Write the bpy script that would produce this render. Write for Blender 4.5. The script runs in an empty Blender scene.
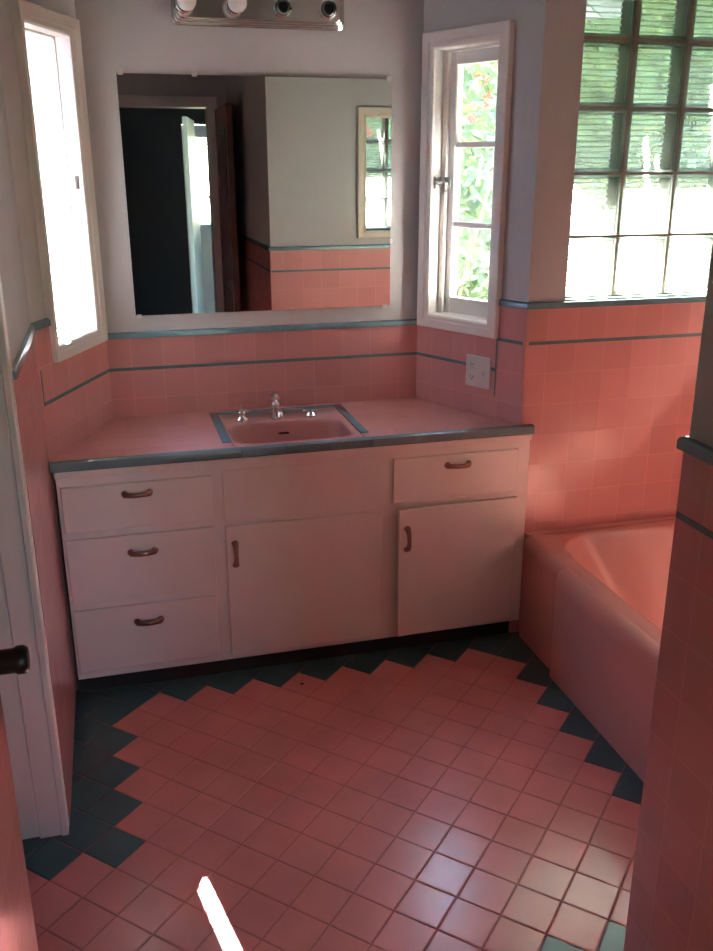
import bpy, bmesh, math, random
from mathutils import Vector, Matrix
random.seed(7)
S = bpy.context.scene
COL = S.collection
PI = math.pi

# ---------------------------------------------------------------- measured dimensions (metres)
CAM = (0.2506, -3.2062, 1.6388); YAW, PITCH, ROLL, FPX = -0.2653, -0.3285, -0.0017, 903.85
XL, XR = 0.2331, 1.3585                 # corners of the back wall
LX, LY = 0.0357, -0.4560                # outer corner of the left bay wall
RX, RY = 1.5792, -0.4670                # outer corner of the right bay wall
ZB, ZS, ZC = 1.102, 0.9735, 0.803       # low cap, low stripe, counter
ZT, ZTS = 1.217, 1.0810                 # high cap, high stripe
D = 0.156                               # diagonal of a floor tile
TX, TY = 0.1462, -0.685                 # a tip of the floor's zigzag
NY = -1.962                             # near wall of the tub alcove
RWX = 1.150                             # right wall beside the camera
LWX, LWY = 0.056, -2.0                  # left wall beside the camera and its end
JY = -1.130                             # jamb of the left passage
TUBX = 2.50                             # end of the tub alcove
DY = -3.55                              # wall behind the camera
ZCEIL = 2.46
BX0, BZ0, BPX, BPZ, BNX, BNZ = 1.717, 1.222, .1935, .1985, 4, 6     # glass block grid
TK = 0.006                              # tile thickness
WT = 0.124                              # wall thickness

# ---------------------------------------------------------------- materials
def new_mat(name):
    m = bpy.data.materials.new(name); m.use_nodes = True
    nt = m.node_tree; b = nt.nodes['Principled BSDF']
    return m, nt, b
def setp(b, **k):
    for n, v in k.items(): b.inputs[n.replace('_', ' ')].default_value = v
def rgba(c): return (c[0], c[1], c[2], 1.0)
def paint(name, col, rough=0.5, var=0.06, scale=6.0, bump=0.0, bscale=60.0, metal=0.0, spec=0.5, coat=0.0):
    m, nt, b = new_mat(name)
    tc = nt.nodes.new('ShaderNodeTexCoord')
    n = nt.nodes.new('ShaderNodeTexNoise'); n.inputs['Scale'].default_value = scale; n.inputs['Detail'].default_value = 4
    nt.links.new(tc.outputs['Object'], n.inputs['Vector'])
    r = nt.nodes.new('ShaderNodeValToRGB')
    r.color_ramp.elements[0].position = .3; r.color_ramp.elements[1].position = .7
    r.color_ramp.elements[0].color = rgba([c*(1-var) for c in col]); r.color_ramp.elements[1].color = rgba([min(1, c*(1+var)) for c in col])
    nt.links.new(n.outputs['Fac'], r.inputs['Fac']); nt.links.new(r.outputs['Color'], b.inputs['Base Color'])
    setp(b, Roughness=rough, Metallic=metal); b.inputs['Specular IOR Level'].default_value = spec; b.inputs['Coat Weight'].default_value = coat
    if bump:
        n2 = nt.nodes.new('ShaderNodeTexNoise'); n2.inputs['Scale'].default_value = bscale; n2.inputs['Detail'].default_value = 3
        nt.links.new(tc.outputs['Object'], n2.inputs['Vector'])
        bp = nt.nodes.new('ShaderNodeBump'); bp.inputs['Strength'].default_value = bump; bp.inputs['Distance'].default_value = .002
        nt.links.new(n2.outputs['Fac'], bp.inputs['Height']); nt.links.new(bp.outputs['Normal'], b.inputs['Normal'])
    return m
def tile_mat(name, col, grout, size=0.1083, phase=(0, 0), rough=.2, mortar=.0011, offset=0.0, var=.05, coordname='UV'):
    m, nt, b = new_mat(name)
    tc = nt.nodes.new('ShaderNodeTexCoord')
    mp = nt.nodes.new('ShaderNodeMapping'); mp.inputs['Location'].default_value = (phase[0], phase[1], 0)
    nt.links.new(tc.outputs[coordname], mp.inputs['Vector'])
    br = nt.nodes.new('ShaderNodeTexBrick'); br.offset = offset; br.squash = 1.0
    br.inputs['Scale'].default_value = 1.0; br.inputs['Brick Width'].default_value = size; br.inputs['Row Height'].default_value = size
    br.inputs['Mortar Size'].default_value = mortar; br.inputs['Mortar Smooth'].default_value = .3; br.inputs['Bias'].default_value = 0
    br.inputs['Color1'].default_value = rgba([c*(1-var) for c in col]); br.inputs['Color2'].default_value = rgba([min(1, c*(1+var)) for c in col])
    br.inputs['Mortar'].default_value = rgba(grout)
    nt.links.new(mp.outputs['Vector'], br.inputs['Vector'])
    nt.links.new(br.outputs['Color'], b.inputs['Base Color'])
    n2 = nt.nodes.new('ShaderNodeTexNoise'); n2.inputs['Scale'].default_value = 9; nt.links.new(tc.outputs['Object'], n2.inputs['Vector'])
    b1 = nt.nodes.new('ShaderNodeBump'); b1.inputs['Strength'].default_value = .25; b1.inputs['Distance'].default_value = .006
    nt.links.new(n2.outputs['Fac'], b1.inputs['Height'])
    b2 = nt.nodes.new('ShaderNodeBump'); b2.invert = True; b2.inputs['Strength'].default_value = .5; b2.inputs['Distance'].default_value = .0015
    nt.links.new(br.outputs['Fac'], b2.inputs['Height']); nt.links.new(b1.outputs['Normal'], b2.inputs['Normal'])
    nt.links.new(b2.outputs['Normal'], b.inputs['Normal'])
    setp(b, Roughness=rough)
    return m
def metal(name, col, rough): return paint(name, col, rough, .03, 20, metal=1.0)
PINK = (.63, .29, .278)
M = {}
M['wall'] = paint('grey_wall_paint', (.48, .47, .475), .55, .03, 3, .12, 90)
M['ceiling'] = paint('ceiling_paint', (.5, .48, .47), .7, .03, 3)
M['tile'] = tile_mat('pink_wall_tile', PINK, (.74, .38, .35), phase=(.03, -.973 % .1083 * -1 + .1083))
M['counter_tile'] = tile_mat('pink_counter_tile', (.70, .33, .31), (.66, .38, .35), phase=(.02, .035), rough=.22)
M['blue'] = paint('blue_trim_tile', (.15, .245, .285), .16, .12, 14)
M['edge'] = paint('grey_blue_edge_tile', (.17, .23, .25), .25, .06, 5)
M['seam'] = paint('blue_stripe_tile', (.13, .20, .225), .25, .1, 14)
M['fpink'] = paint('pink_floor_tile', (.68, .235, .215), .24, .10, 5, .25, 9)
M['fteal'] = paint('teal_floor_tile', (.065, .125, .135), .24, .12, 5, .2, 9)
M['grout'] = paint('floor_grout', (.36, .125, .11), .7, .15, 30)
M['cab'] = paint('dusty_pink_cabinet_paint', (.82, .74, .71), .38, .04, 4, .1, 40)
M['cabdark'] = paint('shaded_cabinet_black', (.022, .017, .016), .8, .2, 10)  # near-black stands in for the shade inside and under the cabinet
M['trim'] = paint('white_gloss_trim_paint', (.74, .70, .67), .3, .03, 5, .08, 40)
M['casing_old'] = paint('cream_trim_paint', (.60, .52, .42), .35, .05, 5)
M['porcelain'] = paint('pink_porcelain', (.64, .31, .28), .13, .02, 4)
M['sinkp'] = paint('pink_sink_porcelain', (.66, .31, .28), .1, .02, 4, coat=.3)
M['chrome'] = metal('chrome', (.78, .77, .77), .08)
M['bar_chrome'] = metal('polished_strip', (.66, .62, .61), .14)
M['steel'] = metal('tarnished_steel', (.30, .29, .28), .3)
M['bronze'] = metal('worn_bronze', (.30, .18, .14), .28)
M['dark_bronze'] = paint('black_bronze', (.016, .011, .010), .35, .2, 20)
M['bulb'] = paint('frosted_bulb_glass', (.72, .70, .69), .25, .03, 10)
M['socket'] = paint('black_socket', (.02, .018, .018), .4, .1, 20)
M['plastic'] = paint('white_switch_plastic', (.66, .60, .58), .35, .03, 10)
M['slot'] = paint('dark_slot', (.03, .02, .02), .6, .1, 20)
M['wood'] = paint('dark_red_wood', (.16, .06, .042), .35, .35, 8)
M['hall'] = paint('unlit_hall_black', (.010, .0105, .011), .9, .1, 3)  # near-black stands in for the darkness of the unlit hall
M['halldoor'] = paint('pale_hall_door_paint', (.40, .47, .46), .45, .05, 5)
M['board'] = paint('blue_grey_board', (.30, .36, .42), .7, .12, 7)
M['stucco'] = paint('outside_stucco', (.55, .52, .48), .8, .1, 12, .3, 60)
M['ground'] = paint('dry_lawn', (.11, .13, .06), .9, .35, 3)
M['paving'] = paint('pale_paving', (.62, .60, .56), .8, .1, 6)
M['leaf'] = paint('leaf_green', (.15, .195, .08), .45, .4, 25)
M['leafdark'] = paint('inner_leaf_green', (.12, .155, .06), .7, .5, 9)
M['petal'] = paint('coral_petal', (.55, .07, .035), .5, .3, 25)
M['bark'] = paint('bark', (.16, .11, .07), .8, .3, 20)
M['mortar'] = paint('grey_mortar', (.26, .20, .16), .8, .1, 40)

def sheet_fresnel(nt, ior):        # the same reflection from either side of a thin sheet
    ge = nt.nodes.new('ShaderNodeNewGeometry'); mr = nt.nodes.new('ShaderNodeMapRange')
    mr.inputs['To Min'].default_value = ior; mr.inputs['To Max'].default_value = 1/ior
    nt.links.new(ge.outputs['Backfacing'], mr.inputs['Value'])
    f = nt.nodes.new('ShaderNodeFresnel'); nt.links.new(mr.outputs[0], f.inputs['IOR']); return f
def glass_pane():
    m, nt, b = new_mat('window_glass'); nt.nodes.remove(b); out = nt.nodes['Material Output']
    t = nt.nodes.new('ShaderNodeBsdfTransparent'); t.inputs['Color'].default_value = (.93, .96, .94, 1)
    g = nt.nodes.new('ShaderNodeBsdfGlossy'); g.inputs['Roughness'].default_value = .02
    f = sheet_fresnel(nt, 1.45)
    x = nt.nodes.new('ShaderNodeMixShader'); nt.links.new(f.outputs[0], x.inputs[0]); nt.links.new(t.outputs[0], x.inputs[1]); nt.links.new(g.outputs[0], x.inputs[2])
    nt.links.new(x.outputs[0], out.inputs[0]); return m
def block_glass(name, tint, frost, frostcol, groove=0.0):
    m, nt, b = new_mat(name); nt.nodes.remove(b); out = nt.nodes['Material Output']
    t = nt.nodes.new('ShaderNodeBsdfTransparent'); t.inputs['Color'].default_value = rgba(tint)
    l = nt.nodes.new('ShaderNodeBsdfTranslucent'); l.inputs['Color'].default_value = rgba(frostcol)
    g = nt.nodes.new('ShaderNodeBsdfGlossy'); g.inputs['Roughness'].default_value = .08
    n = nt.nodes.new('ShaderNodeTexNoise'); n.inputs['Scale'].default_value = 25
    tc = nt.nodes.new('ShaderNodeTexCoord'); nt.links.new(tc.outputs['Object'], n.inputs['Vector'])
    mr = nt.nodes.new('ShaderNodeMapRange'); mr.inputs['To Min'].default_value = frost*.8; mr.inputs['To Max'].default_value = min(1, frost*1.2)
    nt.links.new(n.outputs['Fac'], mr.inputs['Value'])
    if groove:      # tint darkened along each groove, standing in for the dark lines ribs refract
        pitch = (BPZ-2*.0045-.019)/10
        sp = nt.nodes.new('ShaderNodeSeparateXYZ'); nt.links.new(tc.outputs['Object'], sp.inputs[0])
        ad = nt.nodes.new('ShaderNodeMath'); ad.operation = 'ADD'; ad.inputs[1].default_value = -.0095; nt.links.new(sp.outputs['Z'], ad.inputs[0])
        pp = nt.nodes.new('ShaderNodeMath'); pp.operation = 'PINGPONG'; pp.inputs[1].default_value = pitch/2; nt.links.new(ad.outputs[0], pp.inputs[0])
        mg = nt.nodes.new('ShaderNodeMapRange'); mg.inputs['From Min'].default_value = pitch*.08; mg.inputs['From Max'].default_value = pitch*.24
        nt.links.new(pp.outputs[0], mg.inputs['Value'])
        mx = nt.nodes.new('ShaderNodeMix'); mx.data_type = 'RGBA'; mx.inputs[6].default_value = rgba([c*groove for c in tint]); mx.inputs[7].default_value = rgba(tint)
        nt.links.new(mg.outputs[0], mx.inputs[0]); nt.links.new(mx.outputs[2], t.inputs['Color'])
    x = nt.nodes.new('ShaderNodeMixShader'); nt.links.new(mr.outputs[0], x.inputs[0]); nt.links.new(t.outputs[0], x.inputs[1]); nt.links.new(l.outputs[0], x.inputs[2])
    f = sheet_fresnel(nt, 1.4)
    y = nt.nodes.new('ShaderNodeMixShader'); nt.links.new(f.outputs[0], y.inputs[0]); nt.links.new(x.outputs[0], y.inputs[1]); nt.links.new(g.outputs[0], y.inputs[2])
    nt.links.new(y.outputs[0], out.inputs[0]); return m
M['glass'] = glass_pane()
M['block_front'] = block_glass('ribbed_block_front', (.58, .61, .57), .06, (.8, .86, .8))
M['block_back'] = block_glass('ribbed_block_back', (.70, .74, .66), .25, (.66, .70, .60), .45)
M['block_edge'] = block_glass('block_edge_glass', (.55, .62, .58), .75, (.42, .46, .43))
m, nt, b = new_mat('silvered_mirror'); setp(b, Metallic=1.0, Roughness=.006); b.inputs['Base Color'].default_value = (.84, .85, .85, 1)
_n = nt.nodes.new('ShaderNodeTexNoise'); _n.inputs['Scale'].default_value = 3
_r = nt.nodes.new('ShaderNodeMapRange'); _r.inputs['To Min'].default_value = .004; _r.inputs['To Max'].default_value = .012
nt.links.new(_n.outputs['Fac'], _r.inputs['Value']); nt.links.new(_r.outputs[0], b.inputs['Roughness']); M['mirror'] = m

# ---------------------------------------------------------------- mesh helpers
def box(bm, x0, x1, y0, y1, z0, z1, bev=0.0, seg=2, mi=0):
    vs = [bm.verts.new(p) for p in ((x0,y0,z0),(x1,y0,z0),(x1,y1,z0),(x0,y1,z0),(x0,y0,z1),(x1,y0,z1),(x1,y1,z1),(x0,y1,z1))]
    fs = [bm.faces.new([vs[i] for i in f]) for f in ((0,3,2,1),(4,5,6,7),(0,1,5,4),(1,2,6,5),(2,3,7,6),(3,0,4,7))]
    for f in fs: f.material_index = mi
    if bev:
        es = list({e for f in fs for e in f.edges})
        r = bmesh.ops.bevel(bm, geom=es, offset=bev, segments=seg, profile=.5, affect='EDGES')
        for f in r['faces']: f.material_index = mi
    return vs
def prism(bm, pts, z0, z1):
    n = len(pts)
    a = [bm.verts.new((p[0], p[1], z0)) for p in pts]; c = [bm.verts.new((p[0], p[1], z1)) for p in pts]
    bm.faces.new(a[::-1]); bm.faces.new(c)
    for i in range(n): bm.faces.new((a[i], a[(i+1) % n], c[(i+1) % n], c[i]))
def loft(bm, rings, cap0=True, cap1=True, closed=True):
    R = [[bm.verts.new(p) for p in r] for r in rings]; n = len(R[0])
    for a, c in zip(R, R[1:]):
        for i in range(n if closed else n-1):
            bm.faces.new((a[i], a[(i+1) % n], c[(i+1) % n], c[i]))
    if cap0: bm.faces.new(R[0][::-1])
    if cap1: bm.faces.new(R[-1])
    return R
def tube(bm, path, radii, n=12, cap=True):
    path = [Vector(p) for p in path]; rings = []
    if not hasattr(radii, '__len__'): radii = [radii]*len(path)
    up = Vector((0, 0, 1))
    for i, p in enumerate(path):
        t = (path[min(i+1, len(path)-1)] - path[max(i-1, 0)]).normalized()
        u = t.cross(up)
        if u.length < 1e-3: u = t.cross(Vector((0, 1, 0)))
        u.normalize(); v = u.cross(t).normalized()
        ra, rb = radii[i] if hasattr(radii[i], '__len__') else (radii[i], radii[i])
        rings.append([p + u*ra*math.cos(2*PI*k/n) + v*rb*math.sin(2*PI*k/n) for k in range(n)])
    loft(bm, rings, cap, cap)
def lathe(bm, prof, n=32, origin=(0,0,0), axis='z', cap0=True, cap1=True):
    o = Vector(origin); rings = []
    for r, h in prof:
        ring = []
        for k in range(n):
            a = 2*PI*k/n; c, s = r*math.cos(a), r*math.sin(a)
            ring.append(o + (Vector((c, s, h)) if axis == 'z' else Vector((c, -h, s)) if axis == '-y' else Vector((h, c, s))))
        rings.append(ring)
    loft(bm, rings, cap0, cap1)
def obj(name, bm, mats, parent=None, smooth=False, angle=35, uv=None):
    bmesh.ops.recalc_face_normals(bm, faces=bm.faces[:])
    if uv:
        l = bm.loops.layers.uv.new('UVMap')
        for f in bm.faces:
            for lp in f.loops: lp[l].uv = uv(lp.vert.co)
    me = bpy.data.meshes.new(name); bm.to_mesh(me); bm.free()
    for mm in (mats if isinstance(mats, (list, tuple)) else [mats]): me.materials.append(mm)
    if smooth:
        me.polygons.foreach_set('use_smooth', [True]*len(me.polygons))
        me.set_sharp_from_angle(angle=math.radians(angle))
    o = bpy.data.objects.new(name, me); COL.objects.link(o)
    if parent: o.parent = parent
    return o
def empty(name, loc=(0,0,0), rz=0.0, parent=None):
    o = bpy.data.objects.new(name, None); COL.objects.link(o); o.empty_display_size = .05
    o.location = loc; o.rotation_euler = (0, 0, rz)
    if parent: o.parent = parent
    return o
def tag(o, label=None, cat=None, group=None, kind=None):
    if label: o['label'] = label
    if cat: o['category'] = cat
    if group: o['group'] = group
    if kind: o['kind'] = kind
    return o
def B(): return bmesh.new()

# ---------------------------------------------------------------- walls
POLY = [(LX, LY), (XL, 0), (XR, 0), (RX, RY), (TUBX, RY), (TUBX, NY), (RWX, NY), (RWX, DY), (LWX, DY), (LWX, LWY), (-.9, LWY), (-.9, JY), (.034, JY)]
NAMES = ['wall_bay_left', 'wall_back', 'wall_bay_right', 'wall_tub', 'wall_tub_end', 'wall_tub_near', 'wall_right', 'wall_rear', 'wall_left_near', 'wall_passage_near', 'wall_passage_end', 'wall_passage_far', 'wall_left']
N = len(POLY)
def edge(i): return Vector(POLY[i]), Vector(POLY[(i+1) % N])
def nout(i):
    a, c = edge(i); e = (c-a).normalized(); return Vector((-e.y, e.x))
def off_pt(i, d):            # vertex i pushed outward by d along both of its edges
    n1, n2 = nout(i-1), nout(i)
    k = 1 + n1.dot(n2)
    return Vector(POLY[i]) + (n1+n2)*d/max(k, .05)
def cells(cuts, lo, hi): return sorted({lo, hi, *[c for c in cuts if lo < c < hi]})
def slab(bm, i, d0, d1, z0, z1, holes=(), trim0=None, trim1=None):
    """a layer of wall i between distances d0 and d1 outside the room line, with rectangular holes (s0,s1,z0,z1)"""
    a, c = edge(i); L = (c-a).length; e = (c-a)/L; n = nout(i)
    ss = cells([h[0] for h in holes]+[h[1] for h in holes], trim0 or 0.0, L-(trim1 or 0.0))
    zz = cells([h[2] for h in holes]+[h[3] for h in holes], z0, z1)
    for s0, s1 in zip(ss, ss[1:]):
        run = None
        for q0, q1 in zip(zz, zz[1:]):
            ms, mz = (s0+s1)/2, (q0+q1)/2
            if any(h[0] < ms < h[1] and h[2] < mz < h[3] for h in holes): continue
            def P(s, d):
                if s == 0 and trim0 is None: return off_pt(i, d)
                if s == L and trim1 is None: return off_pt((i+1) % N, d)
                return a + e*s + n*d
            prism(bm, [P(s0, d0), P(s1, d0), P(s1, d1), P(s0, d1)], q0, q1)
def uv_wall(i):
    a, c = edge(i); e = (c-a).normalized()
    return lambda co: ((Vector((co.x, co.y))-a).dot(e), co.z)
LLEN = (edge(0)[1]-edge(0)[0]).length; RLEN = (edge(2)[1]-edge(2)[0]).length
# windows in wall coordinates: outer casing (s0,s1), inner opening, z
WZ = (1.084, 2.066); WI = (1.1307, 2.0135)
LW_o = (LLEN*(1-.8102), LLEN*(1-.0553)); LW_i = (LLEN*(1-.7582), LLEN*(1-.1828))
RW_o = (RLEN*.0304, RLEN*.7697); RW_i = (RLEN*.1293, RLEN*.6776)
JT = .012
BX0, BZ0, BPX, BPZ, BNX, BNZ = 1.717, 1.222, .1935, .1985, 4, 6
TLEN = TUBX-RX
DOOR0, DOOR1, DOORZ = .27, 1.02, 2.03
holes = {0: [(LW_i[0]-JT, LW_i[1]+JT, WI[0]-JT, WI[1]+JT)], 2: [(RW_i[0]-JT, RW_i[1]+JT, WI[0]-JT, WI[1]+JT)],
         3: [(BX0-RX, TLEN+1, BZ0, BZ0+BPZ*BNZ)], 7: [(RWX-DOOR1, RWX-DOOR0, 0, DOORZ)]}
walls = []
for i in range(N):
    bm = B(); hs = holes.get(i, [])
    if i == 3: hs = [(BX0-RX, BX0-RX+BPX*BNX, BZ0, BZ0+BPZ*BNZ)]
    slab(bm, i, TK, TK+WT, 0 if i != 7 else 0, ZCEIL, hs)
    w = tag(obj(NAMES[i], bm, M['wall']), kind='structure'); walls.append(w)
# tile wainscot: layer, stripe and cap per wall
def strip(bm, i, s0, s1, z0, z1, proud, mitre0=False, mitre1=False, bev=.0):
    a, c = edge(i); L = (c-a).length; e = (c-a)/L; n = nout(i)
    def P(s, d, mit, vi): return off_pt(vi, d) if mit else a + e*s + n*d
    pts = [P(s0, -proud, mitre0, i), P(s1, -proud, mitre1, (i+1) % N), P(s1, TK, mitre1, (i+1) % N), P(s0, TK, mitre0, i)]
    # rounded section lofted along the wall
    if bev:
        rings = []
        for s, mit, vi in ((s0, mitre0, i), (s1, mitre1, (i+1) % N)):
            ring = []
            for d, z in ((TK, z0), (-proud, z0), (-proud, z1-bev), (-proud+bev*.3, z1-bev*.3), (-proud+bev, z1), (TK, z1)):
                p = P(s, d, mit, vi); ring.append((p.x, p.y, z))
            rings.append(ring)
        loft(bm, rings)
    else: prism(bm, pts, z0, z1)
def wain(i, ztop, cap, stripes, cut=(), caps=None, trim=(None, None), mit=(True, True), tilemat='tile'):
    a, c = edge(i); L = (c-a).length
    bm = B(); slab(bm, i, 0, TK-.0002, 0.0, ztop, cut, trim[0], trim[1])
    obj('tile_wainscot', bm, M[tilemat], walls[i], uv=uv_wall(i))
    bm = B()
    for s in stripes: strip(bm, i, s[0], s[1] if s[1] is not None else L, s[2], s[3], .0012)
    if stripes: obj('tile_stripe', bm, M['seam'], walls[i])
    else: bm.free()
    bm = B()
    for s in (caps if caps is not None else [(0, L)]):
        s1 = L if s[1] is None else s[1]
        strip(bm, i, s[0], s1, cap[0], cap[1], .007, s[0] == 0 and mit[0], s1 == L and mit[1], .008)
    obj('tile_cap', bm, M['blue'], walls[i], smooth=True)
HI = (ZT-.022, ZT); ST_HI = (ZTS-.0055, ZTS+.0055); ST_LO = (ZS-.0055, ZS+.0055)
sw = .005
wain(0, HI[0], HI, [(0.01, LLEN, *ST_LO), (0.01, 0.01+sw, ST_LO[1], ST_HI[0])],
     cut=[(LW_o[0]+.01, LLEN, WZ[0]+.01, 9)], caps=[(0, LW_o[0]+.005)], mit=(True, False))
wain(1, ZB-.021, (ZB-.021, ZB), [(0, None, *ST_LO)], mit=(False, False))
wain(2, HI[0], HI, [(0, RLEN*.76, *ST_LO), (RLEN*.755, RLEN*.755+sw, .88, ST_HI[0]), (RLEN*.755, RLEN-.012, *ST_HI)],
     cut=[(0, RW_o[1]-.01, WZ[0]+.01, 9)], caps=[(RW_o[1]-.005, RLEN)], trim=(None, TK), mit=(False, True))
wain(3, HI[0], HI, [(.012, None, *ST_HI)], trim=(TK, None))
wain(4, HI[0], HI, [(0, None, *ST_HI)])
wain(5, HI[0], HI, [(0, TUBX-RWX-.006, *ST_HI)], trim=(None, TK))
wain(6, HI[0], HI, [(.006, 1.5, *ST_HI)], trim=(TK, None), mit=(True, True))
wain(8, HI[0], HI, [(0, None, *ST_HI)], trim=(None, TK))
wain(9, HI[0], HI, [(0, None, *ST_HI)], trim=(TK, None))
wain(10, HI[0], HI, [(0, None, *ST_HI)])
wain(11, HI[0], HI, [(0, .8, *ST_HI)], caps=[(0, .80)], trim=(None, .10), mit=(True, False))
wain(12, HI[0], HI, [], caps=[(.012, None)], mit=(False, True), trim=(.012, None))
# rounded bullnose corners
for i, nm in ((3, 'wall_tub'), (6, 'wall_right'), (9, 'wall_passage_near')):
    p = off_pt(i, TK); bm = B()
    lathe(bm, [(TK, 0), (TK, HI[0])], 24, (p.x, p.y, 0))
    obj('bullnose_corner', bm, M['tile'], walls[i], smooth=True, uv=lambda co: (.05, co.z))

# ---------------------------------------------------------------- floor, ceiling
def inside(x, y, m=.1):
    return ((-1.0 < x < 2.62) and (NY-m < y < RY+.1) and not (x < -.02-m and y > JY+m)) or (LWX-m < x < RWX+m and DY-.15 < y < 0) or (-1 < x < .2 and LWY-m < y < JY+m) or (XL-.3 < x < XR+.3 and -.5 < y < .05)
bm = B(); uvl = None
prism(bm, [(-1.05, -3.70), (2.65, -3.70), (2.65, .15), (-1.05, .15)], -.12, -.0028)
for f in bm.faces: f.material_index = 2
for i in range(-20, 36):
    for j in range(-42, 14):
        if (i+j) % 2 == 0: continue
        cx, cy = TX+i*D/2, TY+j*D/2
        if not inside(cx, cy): continue
        if j <= -15: pink = 3 <= i <= 9 and j < -16 or (i <= 10)
        else: pink = (1 <= i <= 17 and j <= 1) or (i < 1 and j <= -8)
        if j == -15 and i >= 11: pink = False
        if j <= -15 and i >= 12: pink = False
        if i > 17: pink = False
        h = D/2-.0016
        tx, ty = random.gauss(0, .0035), random.gauss(0, .0035)
        low = []; top = []; bot = []
        for k in range(4):
            ux, uy = math.cos(k*PI/2), math.sin(k*PI/2)
            z = (ux*tx+uy*ty)*h
            top.append(bm.verts.new((cx+ux*(h-.0045), cy+uy*(h-.0045), -.0004+z)))
            low.append(bm.verts.new((cx+ux*h, cy+uy*h, -.0016+z)))
            bot.append(bm.verts.new((cx+ux*h, cy+uy*h, -.004)))
        fs = [bm.faces.new(top)]
        for k in range(4):
            q = (k+1) % 4
            fs.append(bm.faces.new((low[k], low[q], top[q], top[k]))); fs.append(bm.faces.new((bot[k], bot[q], low[q], low[k])))
        for f in fs: f.material_index = 0 if pink else 1
tag(obj('floor', bm, [M['fpink'], M['fteal'], M['grout']]), kind='structure')
bm = B(); prism(bm, [(-1.1, -3.7), (2.7, -3.7), (2.7, .2), (-1.1, .2)], ZCEIL, ZCEIL+.12)
tag(obj('ceiling', bm, M['ceiling']), kind='structure')

# ---------------------------------------------------------------- bay windows
def frame_loft(bm, x0, x1, z0, z1, wid, prof):
    """mitred frame; prof = (fraction of board width from the opening, y) ; wid = (left, right, bottom, top)"""
    rings = []
    for sx, sz in ((0, 0), (1, 0), (1, 1), (0, 1)):
        ring = []
        for w, y in prof:
            x = x0-wid[0]*w if sx == 0 else x1+wid[1]*w
            z = z0-wid[2]*w if sz == 0 else z1+wid[3]*w
            ring.append((x, y, z))
        rings.append(ring)
    R = [[bm.verts.new(p) for p in r] for r in rings]; n = len(prof)
    for k in range(4):
        a, c = R[k], R[(k+1) % 4]
        for i in range(n): bm.faces.new((a[i], a[(i+1) % n], c[(i+1) % n], c[i]))
CAS = [(0, TK), (0, -.010), (.12, -.014), (.34, -.014), (.42, -.018), (.92, -.020), (1, -.018), (1, TK)]
def rect_frame(bm, x0, x1, z0, z1, y0, y1, wl, wr, wb, wt):
    box(bm, x0, x0+wl, y0, y1, z0, z1, .002, 1); box(bm, x1-wr, x1, y0, y1, z0, z1, .002, 1)
    box(bm, x0+wl, x1-wr, y0, y1, z0, z0+wb, .002, 1); box(bm, x0+wl, x1-wr, y0, y1, z1-wt, z1, .002, 1)
def make_sash(parent, W, z0, z1, swap):
    """sash in its own frame: x 0..W, y 0..035"""
    bm = B(); wl = wr = .044
    rect_frame(bm, 0, W, z0, z1, 0, .034, wl, wr, .058, .044)
    gz0, gz1 = z0+.058, z1-.044; H = (gz1-gz0-2*.020)/3
    for k in (1, 2):
        zz = gz0+k*H+(k-1)*.020
        box(bm, wl-.002, W-wr+.002, .005, .029, zz, zz+.020, .003, 1)
    fr = obj('sash', bm, M['trim'], parent)
    for k in range(3):
        zz = gz0+k*(H+.020); bm = B(); box(bm, wl-.003, W-wr+.003, .015, .018, zz-.003, zz+H+.003)
        obj('glass_pane', bm, M['glass'], fr)
    return fr
def make_latch(parent, x, y, z):
    bm = B()
    box(bm, x-.014, x+.014, y-.004, y, z-.022, z+.022, .002)
    tube(bm, [(x, y, z), (x, y-.022, z)], .008)
    tube(bm, [(x+.004, y-.02, z+.004), (x-.012, y-.024, z+.003), (x-.030, y-.027, z+.010)], [(.007, .006), (.007, .006), (.009, .008)])
    box(bm, x-.04, x-.026, y-.032, y-.006, z-.018, z+.022, .002)
    tube(bm, [(x+.004, y-.02, z), (x+.007, y-.022, z-.022), (x+.010, y-.026, z-.03)], [.006, .006, .007])
    return obj('window_latch', bm, M['steel'], parent, smooth=True)
def make_window(name, i, wo, wi, open_sash):
    a, c = edge(i); e = (c-a).normalized()
    root = empty(name, (a.x, a.y, 0), math.atan2(e.y, e.x)); tag(root, kind='structure')
    bm = B(); frame_loft(bm, wi[0], wi[1], WI[0], WI[1], (wi[0]-wo[0], wo[1]-wi[1], WI[0]-WZ[0], WZ[1]-WI[1]), CAS)
    obj('casing', bm, M['trim'], root)
    bm = B(); T = TK+WT
    x0, x1, z0, z1 = wi[0], wi[1], WI[0], WI[1]; g = .0006
    y0 = -.009
    for q in ((x0-JT+g, x0, z0-JT+g, z1+JT-g), (x1, x1+JT-g, z0-JT+g, z1+JT-g), (x0, x1, z0-JT+g, z0), (x0, x1, z1, z1+JT-g)):
        box(bm, q[0], q[1], max(y0, TK-.004), T+.004, q[2], q[3])
    s = .012; ys = (.036, .052)
    rect_frame(bm, x0, x1, z0, z1, ys[0], ys[1], .022 if not open_sash else .004, .022 if not open_sash else .004, .004, .008)
    obj('jamb_lining', bm, M['trim'], root)
    W = x1-x0-.006
    if open_sash:
        piv = empty('sash_hinge', (x0+.002, T+.010, 0), 0, root)
        f = make_sash(root, W, z0+.003, z1-.003, False)
        f.location = (x0-.004, T+.012, 0); f.rotation_euler = (0, 0, PI/2+.25)
        bpy.data.objects.remove(piv)
        bm = B(); box(bm, x1-.004, x1-.0005, .004, .016, 1.575, 1.615, .001); box(bm, x1-.008, x1-.004, .007, .013, 1.58, 1.60, .001)
        obj('latch_keeper', bm, M['dark_bronze'], root)
    else:
        f = make_sash(root, W, z0+.003, z1-.003, False); f.location = (x0+.003, .0525, 0)
        make_latch(root, x0+.036, .036, 1.585)
    return root
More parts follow.
